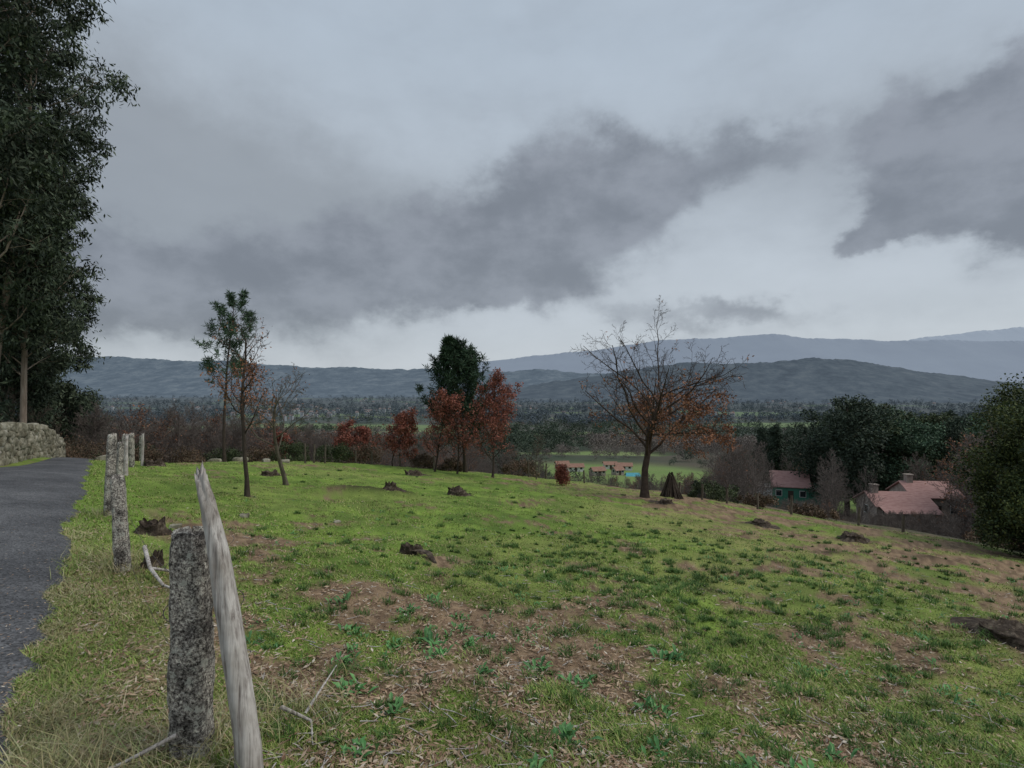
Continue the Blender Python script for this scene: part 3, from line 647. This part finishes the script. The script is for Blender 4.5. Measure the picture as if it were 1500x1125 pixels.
def house(name,x,y,rz,w,l,hw,hr,wm,rfm,par=None,off=(0,0,0),chim=True,nwin=3,z=None):
    e=par or em(name)
    if par is None: e.location=(x,y,(H(x,y) if z is None else z));e.rotation_euler=(0,0,rz)
    ox,oy,oz=off
    mb=MB();mb.box(ox-w/2,ox+w/2,oy-l/2,oy+l/2,oz-5,oz+hw)
    for s_ in(-1,1):
        xx=ox+s_*(w/2-.002);mb.add([(xx,oy-l/2,oz+hw),(xx,oy+l/2,oz+hw),(xx,oy,oz+hw+hr),(xx,oy-.01,oz+hw+hr)],[(0,1,2,3)])
    part('walls',e,mb,[wm])
    mb=MB();o=.4;T=.14
    for s_ in(-1,1):
        ye=oy+s_*(l/2+o);ze=oz+hw-hr*o/(l/2)
        a=[(ox-w/2-o,ye,ze+.05),(ox+w/2+o,ye,ze+.05),(ox+w/2+o,oy,oz+hw+hr+.05),(ox-w/2-o,oy,oz+hw+hr+.05)]
        bq=[(p,q,r_+T) for p,q,r_ in a]
        mb.add(a+bq,[(0,3,2,1),(4,5,6,7),(0,1,5,4),(1,2,6,5),(2,3,7,6),(3,0,4,7)])
    part('roof',e,mb,[rfm])
    mb=MB();mb2=MB()
    for k in range(nwin):
        xx=ox-w/2+w*(k+.5)/nwin
        if k==nwin//2 and nwin>1: continue
        mb.box(xx-.5,xx+.5,oy-l/2-.06,oy-l/2-.02,oz+1.0,oz+2.1)
        mb2.box(xx-.6,xx+.6,oy-l/2-.04,oy-l/2-.003,oz+.9,oz+2.2)
    for s_ in(-1,1):
        a,b_=sorted((ox+s_*(w/2+.03),ox+s_*(w/2+.06)));mb.box(a,b_,oy-.5,oy+.5,oz+1,oz+2.1)
        a,b_=sorted((ox+s_*(w/2+.004),ox+s_*(w/2+.04)));mb2.box(a,b_,oy-.6,oy+.6,oz+.9,oz+2.2)
    part('windows',e,mb,[glass]);part('window_frames',e,mb2,[frame])
    mb=MB();mb.box(ox-.5,ox+.5,oy-l/2-.05,oy-l/2-.003,oz,oz+2.1);part('door',e,mb,[bark_dark])
    if chim:
        mb=MB();mb.box(ox-w/2+.6,ox-w/2+1.5,oy-.5,oy+.4,oz+hw,oz+hw+hr+1.1);mb.box(ox-w/2+.5,ox-w/2+1.6,oy-.6,oy+.5,oz+hw+hr+1.1,oz+hw+hr+1.25);part('chimney',e,mb,[stone])
    return e
gh=house('green_house',57,115,-.35,6.5,6.5,3.0,2.4,green,tile,chim=False,z=-21.9)
mb=MB();mb.box(3.3,6.2,-3,2.5,-3,2.2);part('green_annex',gh,mb,[green])
mb=MB();mb.box(3.28,6.4,-3.2,2.7,2.23,2.4);part('annex_roof',gh,mb,[tile])
mb=MB();mb.box(-6.2,-3.3,-2.6,1.5,-3,2.3);part('white_annex',gh,mb,[white])
mb=MB();mb.box(-6.4,-3.28,-2.8,1.7,2.33,2.5);part('white_annex_roof',gh,mb,[stone])
sh=house('stone_house',58.8,86,-.1,8,6,2.6,1.5,stone,tile,z=-19.2)
house('',0,0,0,7.0,6.5,3.4,1.8,stone,tile,par=sh,off=(6.5,3.5,0),chim=True,nwin=3)
mb=MB();mb.add([(-4,-5.5,2.0),(4,-5.5,2.0),(4,-3.5,2.7),(-4,-3.5,2.7)],[(0,1,2,3)]);part('porch_roof',sh,mb,[tile])
mb=MB()
for k in range(5): mb.box(-3.9+k*1.9,-3.7+k*1.9,-5.4,-5.2,-3,2.0)
part('porch_posts',sh,mb,[stone])
for x,y,rz,w,l,wm in ((27,240,.1,7,4,white),(33,215,.3,5,3.5,stone),(50,250,-.1,7,5,white),(47,268,0,6,5,white),(24,268,.2,6,4,stone),(42,222,.5,4,3,stone)):
    house('farm_shed',x,y,rz,w,l,2.0,1.1,wm,tile_old,chim=False,z=H(x,y)+.2)
mb=MB();mb.add([(-3,-2,0),(3,-2,0),(2.6,-.6,1.3),(-2.6,-.6,1.3)],[(0,1,2,3)]);mb.add([(-2.6,-.6,1.3),(2.6,-.6,1.3),(3,2,0),(-3,2,0)],[(0,1,2,3)])
obj('blue_tarpaulin',mb.mesh('blue_tarpaulin',[bluet]),(47,218,H(47,218)+.2))
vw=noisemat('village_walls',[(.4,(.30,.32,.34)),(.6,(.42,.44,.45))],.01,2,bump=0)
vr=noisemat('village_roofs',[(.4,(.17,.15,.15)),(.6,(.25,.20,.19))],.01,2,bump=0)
mb=MB()
for k in range(240):
    y_=1/rng.uniform(1/3100,1/1200);t_=rng.uniform(-.75,-.1) if rng.random()<.72 else rng.uniform(-.1,.9)
    x=t_*y_
    if fbm(np.array([x/300]),np.array([y_/300]),77,2)[0]<.48: continue
    z=H(x,y_)+5;w=rng.uniform(6,11);l=7;h=rng.uniform(4,8)
    mb.box(x-w/2,x+w/2,y_-l/2,y_+l/2,z-6,z+h,0)
    V=[(x-w/2-.5,y_-l/2-.5,z+h),(x+w/2+.5,y_-l/2-.5,z+h),(x+w/2,y_,z+h+3),(x-w/2,y_,z+h+3),(x-w/2-.5,y_+l/2+.5,z+h),(x+w/2+.5,y_+l/2+.5,z+h)]
    mb.add(V,[(0,1,2,3),(3,2,5,4)],1)
obj('distant_village',mb.mesh('distant_village',[vw,vr]))
# ---------------------------------------------------------------- stumps, branches, stakes
stm=noisemat('stump_wood',[(.3,(.022,.017,.013)),(.5,(.07,.053,.04)),(.62,(.15,.12,.09)),(.76,(.32,.28,.22))],11,7,bump=1.,bscale=25,bdist=.04)
def stump(x,y,r0,h,seed,tilt=(0,0),name='tree_stump'):
    n=36;K=14;V=[];q0=np.random.default_rng(seed);ro=q0.uniform(0,6.28,5);
    for k in range(K):
        f=k/(K-1)
        for q in range(n):
            a=2*math.pi*q/n
            fl=sum(max(0,math.cos(a-o))**10 for o in ro)
            nn=fbm(np.array([math.cos(a)*2+seed]),np.array([math.sin(a)*2+f*2]),seed,4)[0]-.5
            n3=fbm(np.array([a*4.]),np.array([f*6.]),seed+9,3)[0]-.5
            R=r0*(1+.8*nn+.35*n3+(1.1*fl+.5)*(1-f)**2.5)
            V.append((R*math.cos(a),R*math.sin(a),-.08+(h+.08)*f+(h*1.3*nn*f)))
    for c_ in (.75,.4,.05):
        for q in range(n):
            a=2*math.pi*q/n;nn=fbm(np.array([math.cos(a)*4*c_+seed]),np.array([math.sin(a)*4*c_]),seed+5,3)[0]-.5
            b_=V[(K-1)*n+q];V.append((b_[0]*c_,b_[1]*c_,h*(.75+1.2*nn)))
    K2=K+3
    F=[(k*n+q,k*n+(q+1)%n,(k+1)*n+(q+1)%n,(k+1)*n+q) for k in range(K2-1) for q in range(n)]
    return obj(name,quad_mesh(name,V,F,[stm],smooth=np.ones(len(F))),(x,y,H(x,y)),rot=(tilt[0],tilt[1],seed))
stump(-1.45,7.9,.13,.11,1,(0,.15));stump(-1.6,16.5,.22,.17,2);stump(-1.75,16.7,.16,.2,22);stump(-3.2,14.8,.15,.18,3);stump(-3.7,5.75,.07,.13,4);stump(-4.9,7.6,.13,.16,5)
stump(5.6,20.4,.2,.1,6);stump(7.3,16.4,.2,.1,7);stump(8.6,14.1,.2,.10,8);stump(5.25,5.9,.22,.08,9);stump(-7.6,17.5,.2,.15,10);stump(-12.2,19,.25,.2,11);stump(-4.5,25,.25,.2,12)
pole('stump_root',[(-1.35,7.8,H(-1.35,7.8)+.07),(-1.15,7.65,H(-1.15,7.6)+.08),(-.98,7.4,H(-1,7.4)-.03)],[.06,.05,.02],n=12,K=20,seed=6,mat=stm)
def branch(pts,r,name='fallen_branch',mat=wood):
    mb=MB();mb.tube(pts,[r*(1-.6*k/(len(pts)-1)) for k in range(len(pts))],7);obj(name,mb.mesh(name,[mat]))
def gp(x,y,dz): return (x,y,H(x,y)+dz)
branch([gp(-3.75,5.7,.22),gp(-3.5,5.4,.1),gp(-3.25,5.2,.02),gp(-3.0,5.05,.02)],.022)
branch([gp(-3.5,5.4,.1),gp(-3.25,5.55,.03),gp(-3.0,5.5,.01)],.015)
branch([gp(-1.5,2.5,.16),gp(-1.72,2.45,.05),gp(-1.85,2.35,.02)],.010)
branch([gp(-1.2,2.9,.12),gp(-1.08,3.0,.02),gp(-1.0,2.8,.02)],.012)
branch([gp(-1.15,3.1,.02),gp(-1.1,3.5,.16)],.009)
r=np.random.default_rng(5);mb=MB()
x,y=scatter(600,-.5,.95,2.6,11)
for a,b_ in zip(x,y):
    if road_c(a,b_)<0: continue
    w=r.uniform(0,6.28);L=r.uniform(.04,.16);c_=[gp(a+math.cos(w)*L*f,b_+math.sin(w)*L*f,.012+.01*r.random()) for f in(0,.5,1)]
    mb.tube(c_,[.004,.003,.002],4)
obj('fallen_twigs',mb.mesh('fallen_twigs',[wood]))
mb=MB()
for k in range(40):
    a=k/40*6.28*3;q=r.uniform(.6,1);mb.tube([(math.cos(a)*.62*q,math.sin(a)*.5*q,-.1),(math.cos(a+.3)*.08,math.sin(a)*.08,.75+r.uniform(0,.35))],[.035,.02],5)
obj('stacked_brushwood',mb.mesh('stacked_brushwood',[bark_dark]),(7.1,25,H(7.1,25)))
mb=MB()
for k,(t_,y_) in enumerate([(-.37,26),(-.355,27),(-.335,28),(-.28,29),(-.25,29),(-.2,30),(-.14,30),(.03,31),(.06,31),(.13,31),(.30,26),(.34,25),(.385,24),(.44,23),(.5,22),(.62,19.6),(.7,18.4)]):
    x=t_*y_;z=H(x,y_);mb.tube([(x,y_,z-.2),(x+r.uniform(-.05,.05),y_,z+r.uniform(.6,.95))],[.05,.045],6)
obj('boundary_stakes',mb.mesh('boundary_stakes',[bark]))
mb=MB()
for x,y,s_ in ((-18.6,25.6,.4),(-17.6,25.2,.3),(-12.4,25.5,.3),(-11,25,.2),(-10.4,25.6,.2),(-5.0,8.3,.08),(-4.6,9.6,.09),(-3.2,10.2,.06),(-13.3,25,.25)):
    rock((x,y,H(x,y)+s_*.2),s_,s_*.8,s_*.5,r.uniform(0,3),mbx=mb)
obj('field_rocks',mb.mesh('field_rocks',[wallm]))
# ---------------------------------------------------------------- sky
w=bpy.data.worlds.new('World');scene.world=w;w.use_nodes=True;nt=w.node_tree;nt.nodes.clear()
N_=nt.nodes;Lk=nt.links
out=N_.new('ShaderNodeOutputWorld')
sky=N_.new('ShaderNodeTexSky');sky.sky_type='NISHITA';sky.sun_disc=False
SE,SA=math.radians(52),math.radians(100)
sky.sun_elevation=SE;sky.sun_rotation=SA
bg1=N_.new('ShaderNodeBackground');bg1.inputs[1].default_value=.1;Lk.new(sky.outputs[0],bg1.inputs[0])
tc=N_.new('ShaderNodeTexCoord');sx=N_.new('ShaderNodeSeparateXYZ');Lk.new(tc.outputs['Generated'],sx.inputs[0])
def mt(op,a,b_=None,c_=None):
    m=N_.new('ShaderNodeMath');m.operation=op
    for i,v in enumerate((a,b_,c_)):
        if v is None: continue
        if hasattr(v,'links'): Lk.new(v,m.inputs[i])
        else: m.inputs[i].default_value=v
    return m.outputs[0]
az=mt('ARCTAN2',sx.outputs[0],sx.outputs[1]);el=mt('ARCSINE',sx.outputs[2])
cb=N_.new('ShaderNodeCombineXYZ');Lk.new(az,cb.inputs[0]);Lk.new(el,cb.inputs[1])
def wn(scale,det,rough,off=0,sy=1.,out_='Fac'):
    mp=N_.new('ShaderNodeMapping');mp.inputs['Scale'].default_value=(1,sy,1);mp.inputs['Location'].default_value=(off,off*.7,off*.3)
    Lk.new(cb.outputs[0],mp.inputs[0]);n=N_.new('ShaderNodeTexNoise');n.inputs['Scale'].default_value=scale;n.inputs['Detail'].default_value=det;n.inputs['Roughness'].default_value=rough
    Lk.new(mp.outputs[0],n.inputs['Vector']);return n.outputs[out_]
wc=wn(8,6,.6,2,1.3,'Color')
vs=N_.new('ShaderNodeVectorMath');vs.operation='SUBTRACT';Lk.new(wc,vs.inputs[0]);vs.inputs[1].default_value=(.5,.5,.5)
vm=N_.new('ShaderNodeVectorMath');vm.operation='MULTIPLY';Lk.new(vs.outputs[0],vm.inputs[0]);vm.inputs[1].default_value=(.20,.14,0)
va=N_.new('ShaderNodeVectorMath');va.operation='ADD';Lk.new(cb.outputs[0],va.inputs[0]);Lk.new(vm.outputs[0],va.inputs[1])
def blob(px,py,rx,ry,st,rot=0):
    a=math.atan((px-750)/818.);e=math.atan((562-py)/818.*math.cos(a))
    kx=math.cos(a)**2;ky=math.cos(a)
    mp=N_.new('ShaderNodeMapping');mp.vector_type='TEXTURE';mp.inputs['Location'].default_value=(a,e,0)
    mp.inputs['Rotation'].default_value=(0,0,math.radians(rot));mp.inputs['Scale'].default_value=(rx*kx/818.,ry*ky/818.,1)
    Lk.new(va.outputs[0],mp.inputs[0]);ln=N_.new('ShaderNodeVectorMath');ln.operation='LENGTH';Lk.new(mp.outputs[0],ln.inputs[0])
    mr=N_.new('ShaderNodeMapRange');mr.interpolation_type='SMOOTHSTEP';Lk.new(ln.outputs['Value'],mr.inputs[0])
    mr.inputs[1].default_value=0;mr.inputs[2].default_value=1;mr.inputs[3].default_value=st;mr.inputs[4].default_value=0
    return mr.outputs[0]
def total(L):
    t_=None
    for b_ in L:
        o=blob(*b_);t_=o if t_ is None else mt('ADD',t_,o)
    return t_
crisp=total([(840,300,220,140,1.3,0),(640,375,300,115,1.15,0),(370,415,480,120,1.05,0),(1000,240,170,80,.6,0),(1430,225,300,170,1.7,0),(1540,240,260,180,1.0,0),(1290,335,90,34,.8,0),(1150,215,150,75,.6,0),(130,420,320,120,.7,0),(950,460,190,40,.5,0),(1120,455,150,38,.5,0),(780,420,240,50,.5,0),(1540,120,160,110,.5,0)])
soft=total([(220,300,560,360,1.3,0),(480,380,520,240,.7,0),(60,200,340,340,.6,0),(1380,200,560,280,.65,0),(880,300,620,210,.5,0),(1350,440,300,60,.3,0)])
nz=wn(6,8,.6,5,1.4);nz2=wn(9,6,.55,9,1.6);nlow=wn(2.2,3,.5,13,2.);nz3=wn(4,5,.55,21,2.6)
def mapr(v,a,b_,c_=0,d_=1,ss=True):
    mr=N_.new('ShaderNodeMapRange');mr.interpolation_type='SMOOTHSTEP' if ss else 'LINEAR';Lk.new(v,mr.inputs[0])
    for i,q in enumerate((a,b_,c_,d_)): mr.inputs[i+1].default_value=q
    return mr.outputs[0]
nsum=mt('ADD',crisp,mt('MULTIPLY',mt('SUBTRACT',nz,.5),1.1))
cr=mapr(nsum,.18,.78)
mid=mapr(mt('ADD',crisp,mt('MULTIPLY',mt('SUBTRACT',nz3,.45),1.6)),-.05,.85)
sf=mapr(mt('ADD',soft,mt('MULTIPLY',mt('SUBTRACT',nlow,.5),.8)),.0,1.3)
def rgbmix(f,a,b_):
    x=N_.new('ShaderNodeMix');x.data_type='RGBA';Lk.new(f,x.inputs[0])
    for v,i in((a,6),(b_,7)):
        if hasattr(v,'links'): Lk.new(v,x.inputs[i])
        else: x.inputs[i].default_value=(*v,1)
    return x.outputs[2]
base=rgbmix(mapr(el,.0,.55,0,1,False),(.54,.585,.63),(.43,.50,.58))
base=rgbmix(sf,base,(.31,.345,.385))
base=rgbmix(mt('MULTIPLY',mid,.42),base,(.26,.29,.33))
dark=rgbmix(mapr(mt('ADD',nz2,mt('MULTIPLY',nz,.8)),.70,1.12),(.18,.20,.235),(.265,.29,.335))
fin=rgbmix(mt('MULTIPLY',cr,.85),base,dark)
tx_=mt('ADD',.97,mt('MULTIPLY',nz2,.14))
vv=N_.new('ShaderNodeVectorMath');vv.operation='SCALE';Lk.new(fin,vv.inputs[0]);Lk.new(tx_,vv.inputs['Scale'])
bg2=N_.new('ShaderNodeBackground');Lk.new(vv.outputs[0],bg2.inputs[0]);bg2.inputs[1].default_value=1.
mx=N_.new('ShaderNodeMixShader');mx.inputs[0].default_value=.93;Lk.new(bg1.outputs[0],mx.inputs[1]);Lk.new(bg2.outputs[0],mx.inputs[2]);Lk.new(mx.outputs[0],out.inputs[0])
sun=bpy.data.lights.new('sun','SUN');sun.energy=1.5;sun.angle=math.radians(30);sun.color=(1,.93,.83)
so=bpy.data.objects.new('sun',sun);COL.objects.link(so)
dv=Vector((math.sin(SA)*math.cos(SE),math.cos(SA)*math.cos(SE),math.sin(SE)));so.rotation_euler=dv.to_track_quat('Z','Y').to_euler();so.location=(0,0,50)
# ---------------------------------------------------------------- camera
cam=bpy.data.cameras.new('camera');cam.sensor_width=36;cam.lens=818/1500*36;cam.clip_end=40000;cam.clip_start=.05
co=bpy.data.objects.new('camera',cam);COL.objects.link(co);co.location=(0,0,1.6);co.rotation_euler=(math.radians(90),0,0);scene.camera=co
scene.view_settings.view_transform='Standard';scene.view_settings.look='None';scene.view_settings.exposure=0
print('faces',sum(len(o.data.polygons) for o in bpy.data.objects if o.type=='MESH'))
